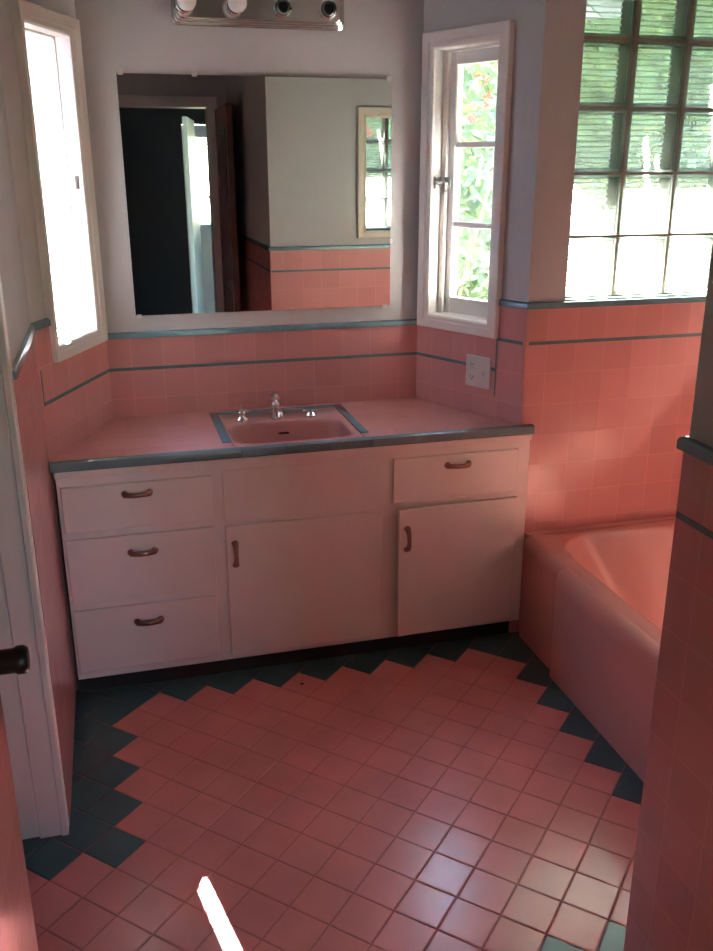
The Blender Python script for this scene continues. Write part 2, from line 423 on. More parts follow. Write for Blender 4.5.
make_window('window_1', 0, LW_o, LW_i, True)
make_window('window_2', 2, RW_o, RW_i, False)

# ---------------------------------------------------------------- glass block window
win3 = empty('window_3', (BX0, RY, BZ0)); tag(win3, kind='structure')
g = .0045
bm = B()
for k in range(BNX+1):
    x = k*BPX; box(bm, x-(g if k else 0), x+(g if k < BNX else 0), .036, .116, 0, BPZ*BNZ)
for k in range(BNZ+1):
    z = k*BPZ; box(bm, 0, BPX*BNX, .037, .115, z-(g if k else 0), z+(g if k < BNZ else 0))
obj('mortar_grid', bm, M['mortar'], win3)
def rib_pane(bm, x0, x1, z0, z1, y, amp, nr, flip, n=8):
    tot = nr*n; prev = None
    for k in range(tot+1):
        z = z0+(z1-z0)*k/tot; yy = y-flip*amp*abs(math.sin(PI*k/n))
        cur = (bm.verts.new((x0, yy, z)), bm.verts.new((x1, yy, z)))
        if prev: bm.faces.new((prev[0], prev[1], cur[1], cur[0]))
        prev = cur
blk = None
for i in range(BNX):
    for j in range(BNZ):
        if blk is None:
            w, h = BPX-2*g, BPZ-2*g
            bm = B()
            rect_frame(bm, 0, w, 0, h, 0, .078, .010, .010, .010, .010)
            blk = obj('glass_block', bm, M['block_edge'], win3)
            bm = B(); rib_pane(bm, .0095, w-.0095, .0095, h-.0095, .012, .003, 10, 1); fr_ = obj('front_pane', bm, M['block_front'], blk, smooth=True, angle=80)
            bm = B(); rib_pane(bm, .0095, w-.0095, .0095, h-.0095, .064, .005, 10, -1); bk_ = obj('back_pane', bm, M['block_back'], blk, smooth=True, angle=80)
            o = blk
        else:
            o = blk.copy(); COL.objects.link(o); o.parent = win3
            for ch in (fr_, bk_):
                c2 = ch.copy(); COL.objects.link(c2); c2.parent = o
        o.location = (i*BPX+g, .037, j*BPZ+g)

# ---------------------------------------------------------------- vanity cabinet
FY = -.482
VX0, VX1 = .050, 1.6105
van = tag(empty('vanity_cabinet', (.83, FY, 0)), 'dusty pink painted vanity cabinet with drawers and doors under the tiled counter', 'cabinet')
def vb(name, bm, mat, parent=van, **k):
    for v in bm.verts: v.co -= Vector((.83, FY, 0))
    return obj(name, bm, mat, parent, **k)
FRONTS = [('drawer', .060, .519, .573, .723), ('drawer', .058, .514, .331, .550), ('drawer', .057, .510, .083, .308),
          ('false_front', .550, 1.103, .560, .734), ('cabinet_door', .550, 1.079, .074, .546), ('drawer', 1.115, 1.567, .569, .725), ('cabinet_door', 1.130, 1.570, .072, .549)]
bm = B()
ins = .012
ho = [(f[1]+ins, f[2]-ins, f[3]+ins, f[4]-ins) for f in FRONTS if f[0] != 'false_front']
xs = cells([h[0] for h in ho]+[h[1] for h in ho], VX0, VX1); zs = cells([h[2] for h in ho]+[h[3] for h in ho], .058, .774)
for x0, x1 in zip(xs, xs[1:]):
    q0 = None
    for z0, z1 in zip(zs, zs[1:]):
        solid = not any(h[0] < (x0+x1)/2 < h[1] and h[2] < (z0+z1)/2 < h[3] for h in ho)
        if solid and q0 is None: q0 = z0
        if q0 is not None and (not solid or z1 == zs[-1]):
            box(bm, x0, x1, FY, FY+.012, q0, z1 if solid else z0); q0 = None
# small moulding under the counter
box(bm, VX0-.004, VX1+.003, FY-.009, FY+.004, .750, .774, .004, 2)
vb('face_frame', bm, M['cab'])
bm = B()
# carcass follows the bay walls behind
gp = .010
prism(bm, [(VX0, FY+.012), (VX1-.014, FY+.012), (VX1-.014, RY-.009), (RX-.02, RY-.009), (XR-.02, -.05), (XL+.02, -.05), (LX+.016, LY-.006), (VX0, LY-.01)], .060, .070)
box(bm, VX0, VX0+.012, FY+.012, LY-.010, .07, .774); box(bm, VX1-.012, VX1, FY+.012, RY-.009, .07, .774)
box(bm, .520, .535, FY+.012, -.06, .07, .774); box(bm, 1.105, 1.118, FY+.012, -.06, .07, .774)
box(bm, XL+.03, XR-.03, -.06, -.05, .07, .774)
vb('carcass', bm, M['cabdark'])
bm = B(); box(bm, .045, 1.6145, -.466, -.454, 0, .060); vb('toe_kick', bm, M['cabdark'])  # blackened in place of the shade below the cabinet
def pull(parent, loc, vertical):
    bm = B(); n = 14; rings = []
    for k in range(n+1):
        t = k/n; x = (t-.5)*.086; y = -(.020*math.sin(PI*t)**.7) if 0 < t < 1 else 0
        hz = .0075+.0035*abs(2*t-1)**2; th = .0035+.002*abs(2*t-1)
        rings.append([(x, y-.003+th*math.cos(a), hz*math.sin(a)) for a in [2*PI*q/10 for q in range(10)]])
    loft(bm, rings)
    for sx in (-1, 1):
        tube(bm, [(sx*.038, .0, 0), (sx*.038, -.004, 0)], [(.0105, .0115), (.009, .010)], 14)
    if vertical: bmesh.ops.rotate(bm, verts=bm.verts[:], cent=(0, 0, 0), matrix=Matrix.Rotation(PI/2, 3, 'Y'))
    h = obj('pull_handle', bm, M['bronze'], parent, smooth=True); h['label'] = 'brown metal bow pull'
    h.location = loc
HND = [(.285, .687), (.288, .491), (.289, .247), None, (.579, .447), (1.344, .688), (1.160, .442)]
for f, hd in zip(FRONTS, HND):
    nm, x0, x1, z0, z1 = f
    th = .011 if nm != 'false_front' else .0035
    if nm == 'cabinet_door' and x0 > 1:         # hangs slightly open, hinged on its right edge
        bm = B(); box(bm, x0-x1, 0, -th, 0, z0, z1, .004, 2)
        o = obj(nm, bm, M['cab'], van); o.location = (x1-.83, -.0008, 0); o.rotation_euler = (0, 0, math.radians(2.4)); ox = x1
    else:
        bm = B(); cx = (x0+x1)/2; box(bm, x0-cx, x1-cx, -th, -.0004, z0, z1, .004 if th > .005 else .0015, 2)
        o = obj(nm, bm, M['cab'], van); o.location = (cx-.83, 0, 0); ox = cx
    if hd: pull(o, (hd[0]-ox, -th, hd[1]), nm == 'cabinet_door')

# ---------------------------------------------------------------- counter
ctr = tag(empty('countertop', (.83, -.25, ZC)), 'pink tiled countertop edged in blue tile, fitted into the bay', 'countertop')
SX0, SX1, SY0, SY1 = .593, 1.021, -.462, -.066
gp = .002
outer = [(XL+gp, -gp), (XR-gp, -gp), (RX-gp*1.5, RY-gp), (1.614, RY-gp), (1.614, -.480), (LX+gp, -.480), (LX+gp, LY)]
bm = B()
def ring_edges(pts, z):
    vs = [bm.verts.new((p[0], p[1], z)) for p in pts]
    return vs, [bm.edges.new((vs[k], vs[(k+1) % len(vs)])) for k in range(len(vs))]
hole = [(SX0, SY0), (SX1, SY0), (SX1, SY1), (SX0, SY1)]
v1, e1 = ring_edges(outer, ZC); v2, e2 = ring_edges(hole, ZC)
bmesh.ops.triangle_fill(bm, edges=e1+e2, use_beauty=True)
r = bmesh.ops.extrude_face_region(bm, geom=bm.faces[:])
bmesh.ops.translate(bm, verts=[v for v in r['geom'] if isinstance(v, bmesh.types.BMVert)], vec=(0, 0, -.028))
def cb(name, bm, mat, **k):
    for v in bm.verts: v.co -= Vector((.83, -.25, ZC))
    return obj(name, bm, mat, ctr, **k)
cb('tiled_top', bm, M['counter_tile'], uv=lambda co: (co.x, co.y))
bm = B()
nseg = 11; xs = [LX+.003+(1.615-LX-.003)*k/nseg for k in range(nseg+1)]
EP = [(-.480, ZC-.027), (-.501, ZC-.027), (-.5035, ZC-.024), (-.504, ZC-.006), (-.502, ZC), (-.497, ZC+.003), (-.480, ZC+.003)]
for a_, c_ in zip(xs, xs[1:]): loft(bm, [[(q, y, z) for y, z in EP] for q in (a_+.0005, c_-.0005)])
cb('edge_tiles', bm, M['edge'], smooth=True)
bm = B(); w = .029
for q in ((SX0-w, SX0, -.415, SY1+w), (SX0, SX1, SY1, SY1+w), (SX1, SX1+w, -.42, SY1+w)):
    box(bm, *q, ZC-.001, ZC+.0035, .002, 2)
cb('sink_border', bm, M['blue'], smooth=True)

# ---------------------------------------------------------------- sink
snk = tag(empty('sink', (.80, -.33, ZC)), 'pink rectangular basin set in the countertop with blue tile around', 'sink')
def sup(cx, cy, a, b_, p, z, n=72, rot=0):
    out = []
    for k in range(n):
        t = 2*PI*k/n; c, s = math.cos(t), math.sin(t)
        out.append((cx+a*math.copysign(abs(c)**(2/p), c), cy+b_*math.copysign(abs(s)**(2/p), s), z))
    return out
def to_local(bm, o):
    for v in bm.verts: v.co -= Vector(o)
bcx, bcy = .798, -.330
ocx, ocy, oa, ob = (SX0+SX1)/2, (SY0+SY1)/2, (SX1-SX0)/2-.0008, (SY1-SY0)/2-.0008
rings = [sup(ocx, ocy, oa, ob, 40, ZC-.03), sup(ocx, ocy, oa, ob, 40, ZC), sup(ocx, ocy, oa-.002, ob-.002, 40, ZC+.002),
         sup(bcx, bcy, .199, .124, 5.5, ZC+.002), sup(bcx, bcy, .196, .121, 5.2, ZC-.001), sup(bcx, bcy, .193, .118, 5, ZC-.012),
         sup(bcx, bcy-.002, .185, .110, 4.6, ZC-.07), sup(bcx, bcy-.003, .172, .100, 4, ZC-.12), sup(bcx, bcy-.004, .14, .078, 3, ZC-.148), sup(bcx, bcy-.004, .03, .022, 2, ZC-.156)]
bm = B(); loft(bm, rings, False, True); to_local(bm, (.80, -.33, ZC))
# underside closes the body
obj('basin', bm, M['sinkp'], snk, smooth=True, angle=50)
bm = B(); rings = []
for k in range(24):
    pass
ov = []
for sc_, yy in ((1.0, -.2105), (.98, -.2185)):
    ov.append([(bcx+.003+.021*sc_*math.copysign(abs(math.cos(2*PI*k/24))**.7, math.cos(2*PI*k/24)), yy+.000-.0012*math.sin(2*PI*k/24), ZC-.040+.0048*sc_*math.sin(2*PI*k/24)) for k in range(24)])
loft(bm, ov); to_local(bm, (.80, -.33, ZC)); obj('overflow_slot', bm, M['slot'], snk)
bm = B(); lathe(bm, [(.001, 0), (.024, 0), (.026, .003), (.018, .004), (.016, .001), (.001, .001)], 24, (bcx, bcy-.004, ZC-.1565)); to_local(bm, (.80, -.33, ZC)); obj('drain', bm, M['chrome'], snk, smooth=True)

# faucet
fz = ZC+.002
fau = tag(empty('faucet', (.784, -.165, fz)), 'chrome faucet with spout and two taps at the back of the pink sink', 'faucet')
bm = B()
lathe(bm, [(.024, 0), (.024, .006), (.019, .010), (.0165, .020), (.0165, .042), (.019, .045), (.019, .052), (.014, .056), (.012, .062), (.012, .066)], 24)
tube(bm, [(0, 0, .030), (0, -.020, .040), (0, -.055, .044), (0, -.085, .036), (0, -.09, .026)], [(.012, .011), (.0115, .010), (.0105, .009), (.0095, .009), (.009, .009)], 14)
lathe(bm, [(.011, .064), (.015, .070), (.017, .078), (.014, .088), (.007, .093), (.001, .094)], 20)
obj('spout', bm, M['chrome'], fau, smooth=True)
bm = B()
lathe(bm, [(.021, 0), (.021, .004), (.015, .010), (.010, .016), (.009, .026), (.012, .030), (.008, .036), (.0045, .050), (.004, .060), (.001, .062)], 20)
h = obj('tap_handle', bm, M['chrome'], fau, smooth=True); h.location = (-.122, -.004, 0); h['label'] = 'tall slim chrome tap stem'
bm = B()
lathe(bm, [(.021, 0), (.021, .004), (.015, .010), (.010, .016), (.010, .022), (.001, .024)], 20)
tube(bm, [(-.026, .004, .018), (0, 0, .020), (.026, -.004, .018)], [.005, .006, .005], 10); tube(bm, [(-.003, -.020, .018), (0, 0, .020), (.003, .020, .018)], [.005, .006, .005], 10)
h = obj('tap_handle', bm, M['chrome'], fau, smooth=True); h.location = (.124, -.004, 0); h['label'] = 'low cross shaped chrome tap'

# ---------------------------------------------------------------- mirror and light strip on the back wall
MX0, MX1, MZ0, MZ1 = .3363, 1.2502, 1.1565, 1.9234
mir = tag(empty('wall_mirror', ((MX0+MX1)/2, TK, MZ0)), 'large frameless mirror clipped to the wall above the sink', 'mirror')
mw, mh = (MX1-MX0)/2, MZ1-MZ0
bm = B(); box(bm, -mw, mw, -.0075, -.0020, 0, mh, .0008, 1); mg = obj('mirror_glass', bm, M['mirror'], mir)
for cx_, cz_ in ((-mw+.012, mh), (-mw+.245, mh), (mw-.012, mh), (-mw+.012, 0), (mw-.02, 0), (mw, .23)):
    bm = B()
    if abs(cx_-mw) < .001: box(bm, cx_-.004, cx_+.006, -.0105, -.0005, cz_-.008, cz_+.008, .0015)
    else: box(bm, cx_-.009, cx_+.009, -.0105, -.0005, cz_-(.006 if cz_ else .008), cz_+(.009 if cz_ else .005), .0015)
    obj('mirror_clip', bm, M['plastic'], mir)

LBX0, LBX1, LBZ0 = .520, 1.081, 2.066
lb = tag(empty('vanity_light', ((LBX0+LBX1)/2, TK, LBZ0)), 'chrome strip light with round bulbs above the mirror', 'light fixture')
hw = (LBX1-LBX0)/2; H = .115
bm = B()
for k, (ins_, y) in enumerate(((0, .012), (.006, .022), (.012, .030), (.018, .040))):
    rg = []
    for yy, e_ in ((0 if k == 0 else -(.012, .012, .022, .030)[k], 0), (-y+.002, 0), (-y, .002)):
        i2 = ins_+e_; cr = .020
        pts = []
        for sx, sz in ((-1, 0), (1, 0), (1, 1), (-1, 1)):
            cx_, cz_ = sx*(hw-i2-cr), (i2+cr if sz == 0 else H-i2-cr)
            a0 = {(-1, 0): PI, (1, 0): 1.5*PI, (1, 1): 0, (-1, 1): .5*PI}[(sx, sz)]
            for q in range(6):
                an = a0+q*PI/10; pts.append((cx_+cr*math.cos(an), yy, cz_+cr*math.sin(an)))
        rg.append(pts)
    loft(bm, rg, False, True)
obj('back_plate', bm, M['bar_chrome'], lb, smooth=True, angle=25)
for k, x in enumerate((.560, .716, .869, 1.019)):
    xx = x-(LBX0+LBX1)/2
    bm = B(); lathe(bm, [(.026, .038), (.026, .046), (.022, .050), (.020, .070), (.0175, .072), (.0165, .050), (.001, .049)], 24, (xx, 0, .058), '-y')
    so = obj('bulb_socket', bm, M['socket'], lb, smooth=True)
    bm = B(); lathe(bm, [(.030, .039), (.030, .044), (.025, .0475), (.024, .0405)], 24, (xx, 0, .058), '-y'); obj('socket_ring', bm, M['chrome'], so, smooth=True)
    if k < 2:
        bm = B(); R = .030
        lathe(bm, [(.013, .060), (.014, .072)]+[(max(.001, R*math.sin(t)), .100-R*math.cos(t)) for t in [0.55+q*(PI-.55)/14 for q in range(15)]], 28, (xx, 0, .058), '-y')
        obj('light_bulb', bm, M['bulb'], lb, smooth=True)

# ---------------------------------------------------------------- wall plate on the right bay wall
a, c = edge(2); e = (c-a).normalized()
pl = tag(empty('switch_plate', (a.x+e.x*RLEN*.612, a.y+e.y*RLEN*.612, .955), math.atan2(e.y, e.x)), 'white square switch and outlet plate on pink tile under the small paned window', 'wall plate')
bm = B(); box(bm, -.057, .057, -.0075, -.0012, -.056, .056, .003, 2); obj('cover_plate', bm, M['plastic'], pl)
bm = B(); box(bm, .016, .038, -.010, -.007, -.017, .017, .001); box(bm, .023, .031, -.017, -.009, -.012, .004, .002); obj('toggle_switch', bm, M['plastic'], pl)
for z in (-.022, .022):
    bm = B(); lathe(bm, [(.0165, .0070), (.0165, .0088), (.001, .0090)], 24, (-.026, 0, z), '-y'); oo = obj('socket_outlet', bm, M['plastic'], pl, smooth=True)
    bm = B()
    for dx in (-.006, .006): box(bm, -.026+dx-.0012, -.026+dx+.0012, -.0094, -.0088, z-.002, z+.006)
    lathe(bm, [(.0022, .0086), (.0022, .0094)], 10, (-.026, 0, z-.008), '-y')
    obj('outlet_slots', bm, M['slot'], oo)

# ---------------------------------------------------------------- bathtub
tub = tag(empty('bathtub', (1.95, -1.2, 0)), 'glossy pink built-in bathtub under the glass block window', 'bathtub')
ZR = .402
TX0, TX1, TY0, TY1 = 1.606, TUBX-.002, NY+.002, -.498
def rrect(x0, x1, y0, y1, r, z, n=10):
    out = []
    for cx_, cy_, a0 in ((x1-r, y1-r, 0), (x0+r, y1-r, .5*PI), (x0+r, y0+r, PI), (x1-r, y0+r, 1.5*PI)):
        for q in range(n): 
            an = a0+q*PI/2/(n-1); out.append((cx_+r*math.cos(an), cy_+r*math.sin(an), z))
    return out
rings = [rrect(TX0, TX1, TY0, TY1, .004, .001), rrect(TX0-.004, TX1, TY0, TY1, .006, ZR-.045), rrect(TX0-.006, TX1, TY0, TY1, .008, ZR-.026),
         rrect(TX0+.001, TX1, TY0, TY1, .012, ZR-.010), rrect(TX0+.014, TX1, TY0, TY1, .018, ZR-.002), rrect(TX0+.03, TX1, TY0, TY1, .02, ZR)]
bx0, bx1, by0, by1 = 1.672, 2.40, -1.87, -.545
rings += [rrect(bx0, bx1, by0, by1, .16, ZR), rrect(bx0+.006, bx1-.006, by0+.006, by1-.008, .16, ZR-.004), rrect(bx0+.014, bx1-.014, by0+.014, by1-.024, .16, ZR-.018),
          rrect(bx0+.03, bx1-.03, by0+.025, by1-.10, .17, ZR-.09), rrect(bx0+.05, bx1-.05, by0+.04, by1-.22, .17, ZR-.19), rrect(bx0+.075, bx1-.075, by0+.06, by1-.34, .17, ZR-.275), rrect(bx0+.11, bx1-.11, by0+.10, by1-.44, .15, ZR-.325), rrect(bx0+.2, bx1-.2, by0+.25, by1-.60, .12, ZR-.335)]
bm = B(); loft(bm, rings, True, True); to_local(bm, (1.95, -1.2, 0))
obj('tub_shell', bm, M['porcelain'], tub, smooth=True, angle=60)
bm = B(); box(bm, 1.618, TUBX-.002, -.4985, RY-.0015, .001, ZR, .003, 2); to_local(bm, (1.95, -1.2, 0)); obj('tub_flange', bm, M['porcelain'], tub)
# apron panel standing a little proud of the shell
bm = B(); prof = [(.0, .001), (.006, ZR-.060), (.002, ZR-.026), (-.008, ZR-.010), (-.022, ZR-.0015), (-.034, ZR+.0006), (-.05, ZR-.004), (-.05, .001)]
rings = []
y0a, y1a = TY0, -.760
for y, ins_ in ((y0a, 0), (y1a-.030, 0), (y1a-.016, .004), (y1a-.006, .012), (y1a, .024)):
    rings.append([(1.586-p+ins_*(1 if p > -.03 else 0), y, z-ins_*.25*(z > .3)) for p, z in prof])
loft(bm, rings); to_local(bm, (1.95, -1.2, 0)); obj('apron_panel', bm, M['porcelain'], tub, smooth=True, angle=55)

# ---------------------------------------------------------------- left passage casing
cs = empty('trim_1', (0, JY, 0)); tag(cs, kind='structure')
bm = B()
box(bm, -.115, -.040, -.016, TK+.02, 0.0002, 2.14, .003, 2); box(bm, -.040, .016, -.024, TK+.02, 0.0002, 2.14, .003, 2); box(bm, .014, .0325, -.030, TK+.02, .0002, 2.14, .004, 3)
for v in bm.verts: v.co.y += 0
obj('door_casing', bm, M['trim'], cs)
# dark peg by the passage
hk = tag(empty('wall_hook', (LWX, -2.045, 1.008)), 'black metal peg on the left wall before the white casing', 'hook')
bm = B(); lathe(bm, [(.026, .0005), (.026, .004), (.018, .008), (.012, .010)], 24, (0, 0, 0), 'x'); obj('base_plate', bm, M['dark_bronze'], hk, smooth=True)
bm = B(); lathe(bm, [(.017, .006), (.017, .030), (.0195, .034), (.0195, .043), (.016, .048), (.001, .049)], 24, (0, 0, 0), 'x'); obj('peg', bm, M['dark_bronze'], hk, smooth=True)

# ---------------------------------------------------------------- framed mirror on the near tub wall (seen in the big mirror)
fm = tag(empty('framed_mirror', (1.98, NY-.0, 1.245)), 'cream framed mirror on the tub wall, seen reflected above the pink tile', 'mirror')
fm.rotation_euler = (0, 0, PI)
bm = B(); frame_loft(bm, -.27, .27, .05, .655, (.05, .05, .04, .055), [(0, TK+.0), (0, -.012), (.3, -.018), (.9, -.02), (1, -.016), (1, TK)])
obj('mirror_frame', bm, M['casing_old'], fm)
bm = B(); box(bm, -.275, .275, -.004, TK-.0005, .045, .66); obj('mirror_glass', bm, M['mirror'], fm)

# ---------------------------------------------------------------- rear doorway, open brown door and the hall behind
dc = empty('trim_2', (0, DY, 0)); tag(dc, kind='structure')
bm = B(); y1 = .018
for q in ((DOOR0-.07, DOOR0, 0.0002, DOORZ+.07), (DOOR1, DOOR1+.07, .0002, DOORZ+.07), (DOOR0, DOOR1, DOORZ, DOORZ+.07)):
    box(bm, q[0], q[1], -TK+.001, y1, q[2], q[3], .003, 2)
obj('door_casing', bm, M['trim'], dc)
d1 = empty('door_1', (1.105, DY+.03, 0), math.radians(91.5)); tag(d1, kind='structure')
bm = B(); box(bm, 0, .74, -.0, .036, .012, 2.015, .002)
for z0, z1 in ((.2, .85), (1.02, 1.85)): 
    frame_loft(bm, .14, .60, z0, z1, (.02, .02, .02, .02), [(0, .030), (0, .040), (1, .042), (1, .030)])
obj('door_panel', bm, M['wood'], d1)
bm = B(); lathe(bm, [(.028, .034), (.028, .040), (.010, .044), (.010, .058), (.020, .062), (.024, .072), (.016, .082), (.001, .084)], 20, (.68, 0, .95), '-y')
for v in bm.verts: v.co.y = -v.co.y
obj('door_knob', bm, M['bronze'], d1, smooth=True)
HY = -6.55
def plainbox(name, x0, x1, y0, y1, z0, z1, mat, hole=None):
    bm = B()
    if hole:
        hx0, hx1, hz0, hz1 = hole
        for q in ((x0, hx0, z0, z1), (hx1, x1, z0, z1), (hx0, hx1, z0, hz0), (hx0, hx1, hz1, z1)):
            if q[1] > q[0] and q[3] > q[2]: box(bm, q[0], q[1], y0, y1, q[2], q[3])
    else: box(bm, x0, x1, y0, y1, z0, z1)
    return tag(obj(name, bm, mat), kind='structure')
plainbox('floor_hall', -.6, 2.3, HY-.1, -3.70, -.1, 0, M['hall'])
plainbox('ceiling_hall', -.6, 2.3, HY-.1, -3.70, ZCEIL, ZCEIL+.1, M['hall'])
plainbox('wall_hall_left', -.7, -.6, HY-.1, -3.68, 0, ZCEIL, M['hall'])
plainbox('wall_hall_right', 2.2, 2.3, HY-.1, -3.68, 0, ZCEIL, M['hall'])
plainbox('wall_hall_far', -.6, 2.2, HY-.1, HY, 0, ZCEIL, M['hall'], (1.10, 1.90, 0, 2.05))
d2 = empty('door_2', (1.10, HY-.06, 0)); tag(d2, kind='structure')
bm = B(); rect_frame(bm, .002, .798, .002, 2.045, 0, .04, .10, .10, 1.08, .12)
dp = obj('door_panel', bm, M['halldoor'], d2)
bm = B(); box(bm, .095, .705, .018, .022, 1.07, 1.93); obj('glass_pane', bm, M['glass'], d2)
bm = B(); lathe(bm, [(.025, .0), (.025, .005), (.01, .01), (.01, .03), (.026, .036), (.026, .05), (.001, .056)], 20, (.055, 0, .98), '-y')
for v in bm.verts: v.co.y = .04-v.co.y
obj('door_knob', bm, M['bronze'], d2, smooth=True)
d3 = empty('door_3', (.93, -4.5, 0), math.atan2(-.75, .133)); tag(d3, kind='structure')
bm = B(); box(bm, 0, .76, 0, .036, .012, 2.02, .002); obj('door_panel', bm, M['halldoor'], d3)

# ---------------------------------------------------------------- speck on the floor
bm = B(); lathe(bm, [(.001, 0), (.0045, .0008), (.0055, .0025), (.003, .0045), (.001, .005)], 12); 
for v in bm.verts: v.co.x *= 1.3
tag(obj('dirt_speck', bm, M['slot'], smooth=True), 'tiny black speck lying on the pink floor tiles before the vanity', 'debris').location = (.766, -.608, -.0006)

# ---------------------------------------------------------------- outdoors
bm = B(); prism(bm, [(-14, -14), (16, -14), (16, 16), (-14, 16)], -.5, -.4)
tag(obj('ground', bm, M['ground']), kind='structure')
# roof eaves round the bay and over the glass blocks: sloping boards
ev = empty('roof_eaves', (0, 0, 0)); tag(ev, kind='structure')
def eave(p0, p1, out, z_in, z_out, depth, name='eave_board', nb=6):
    p0, p1, out = Vector(p0), Vector(p1), Vector(out).normalized()
    for k in range(nb):
        bm = B(); a_ = p0.lerp(p1, k/nb+.006); c_ = p0.lerp(p1, (k+1)/nb-.006)
        pts = [(a_, 0, z_in), (c_, 0, z_in), (c_, depth, z_out), (a_, depth, z_out)]
        lo = [(p.x+out.x*d_, p.y+out.y*d_, z) for p, d_, z in pts]
        vs = [bm.verts.new(q) for q in lo]+[bm.verts.new((q[0], q[1], q[2]+.03)) for q in lo]
        for f in ((0,1,2,3),(7,6,5,4),(0,4,5,1),(1,5,6,2),(2,6,7,3),(3,7,4,0)): bm.faces.new([vs[i] for i in f])
        obj(name, bm, M['board'], ev)
bm = B(); prism(bm, [(-2.3, -4), (-2.15, -4), (-2.15, 4), (-2.3, 4)], -.4, 3.8)
for k in range(40): box(bm, -2.15, -2.135, -4+k*.2, -4+k*.2+.185, -.4, 3.8)
tag(obj('wall_neighbour', bm, M['board']), kind='structure')
bm = B(); box(bm, -.292, -.127, .72, .88, -.4, 2.58, .006)  # added timber post, keeps sun off the left window's near jamb
tag(obj('sun_block_post', bm, M['board'], ev))
# flowering shrub
def shrub(name, loc, rx, ry, z0, z1, nl, nf, label, seed, leaf=.075, cat='shrub'):
    rnd = random.Random(seed); root = tag(empty(name, loc), label, cat)
    bm = B(); zs_ = -.4-loc[2]
    for k in range(9):
        a_ = rnd.uniform(0, 2*PI); tip = Vector((rx*.7*math.cos(a_), ry*.7*math.sin(a_), rnd.uniform(z0+.4*(z1-z0), z1*.95)))
        mid = Vector((tip.x*.35, tip.y*.35, (tip.z+zs_)*.5)); tube(bm, [(rnd.gauss(0, .03), rnd.gauss(0, .03), zs_), mid, tip], [.022, .015, .005], 7)
    obj('stems', bm, M['bark'], root, smooth=True)
    def leaves(n, L, W, mat, nm, zlo):
        bm = B()
        for _ in range(n):
            while True:
                x, y, z = rnd.uniform(-1, 1), rnd.uniform(-1, 1), rnd.uniform(-1, 1)
                r_ = x*x+y*y+z*z
                if .25 < r_ < 1: break
            p = Vector((x*rx, y*ry, (z0+z1)/2+z*(z1-z0)/2))
            if p.z < zlo: continue
            q = Matrix.Rotation(rnd.uniform(0, 2*PI), 3, 'Z') @ Matrix.Rotation(rnd.uniform(-.9, .9), 3, 'X') @ Matrix.Rotation(rnd.uniform(-.9, .9), 3, 'Y')
            s = rnd.uniform(.7, 1.3); l, w = L*s, W*s
            pts = [(0, -l/2, 0), (w/2, -l*.05, l*.07), (0, l/2, -l*.08), (-w/2, -l*.05, l*.07)]
            vs = [bm.verts.new(p+q @ Vector(t)) for t in pts]; mdl = vs[0], vs[2]
            bm.faces.new((vs[0], vs[1], vs[2])); bm.faces.new((vs[0], vs[2], vs[3]))
        return obj(nm, bm, mat, root)
    leaves(nl, leaf, leaf*.5, M['leaf'], 'foliage', -9)
    base = None
    for k in range(nf):
        if base is None:
            bm = B()
            for q in range(5):
                m_ = Matrix.Rotation(q*2*PI/5, 3, 'Z')
                vs = [bm.verts.new(m_ @ Vector(t)) for t in ((0, 0, 0), (.016, .023, .012), (0, .043, .007), (-.016, .023, .012))]
                bm.faces.new((vs[0], vs[1], vs[2])); bm.faces.new((vs[0], vs[2], vs[3]))
            base = f_ = obj('flower', bm, M['petal'], root)
        else:
            f_ = base.copy(); COL.objects.link(f_); f_.parent = root
        a_ = rnd.uniform(0, 2*PI); t_ = rnd.uniform(.68, .93); zz = (2*t_-1)
        rr = math.sqrt(max(0, 1-zz*zz))*rnd.uniform(.8, 1)
        f_.location = (rx*rr*math.cos(a_), ry*rr*math.sin(a_), z0+t_*(z1-z0)); f_.rotation_euler = (rnd.uniform(.6, 1.7), 0, rnd.uniform(-.8, .8))
    return root
shrub('flowering_shrub', (2.15, 2.1, 0), .8, .65, .35, 2.62, 2600, 95, 'green shrub with coral flowers outside the small paned window', 3)
shrub('garden_bush', (3.4, 1.3, 0), .9, .55, -.2, 1.9, 2200, 0, 'green leafy bush outside behind the glass block window', 5)
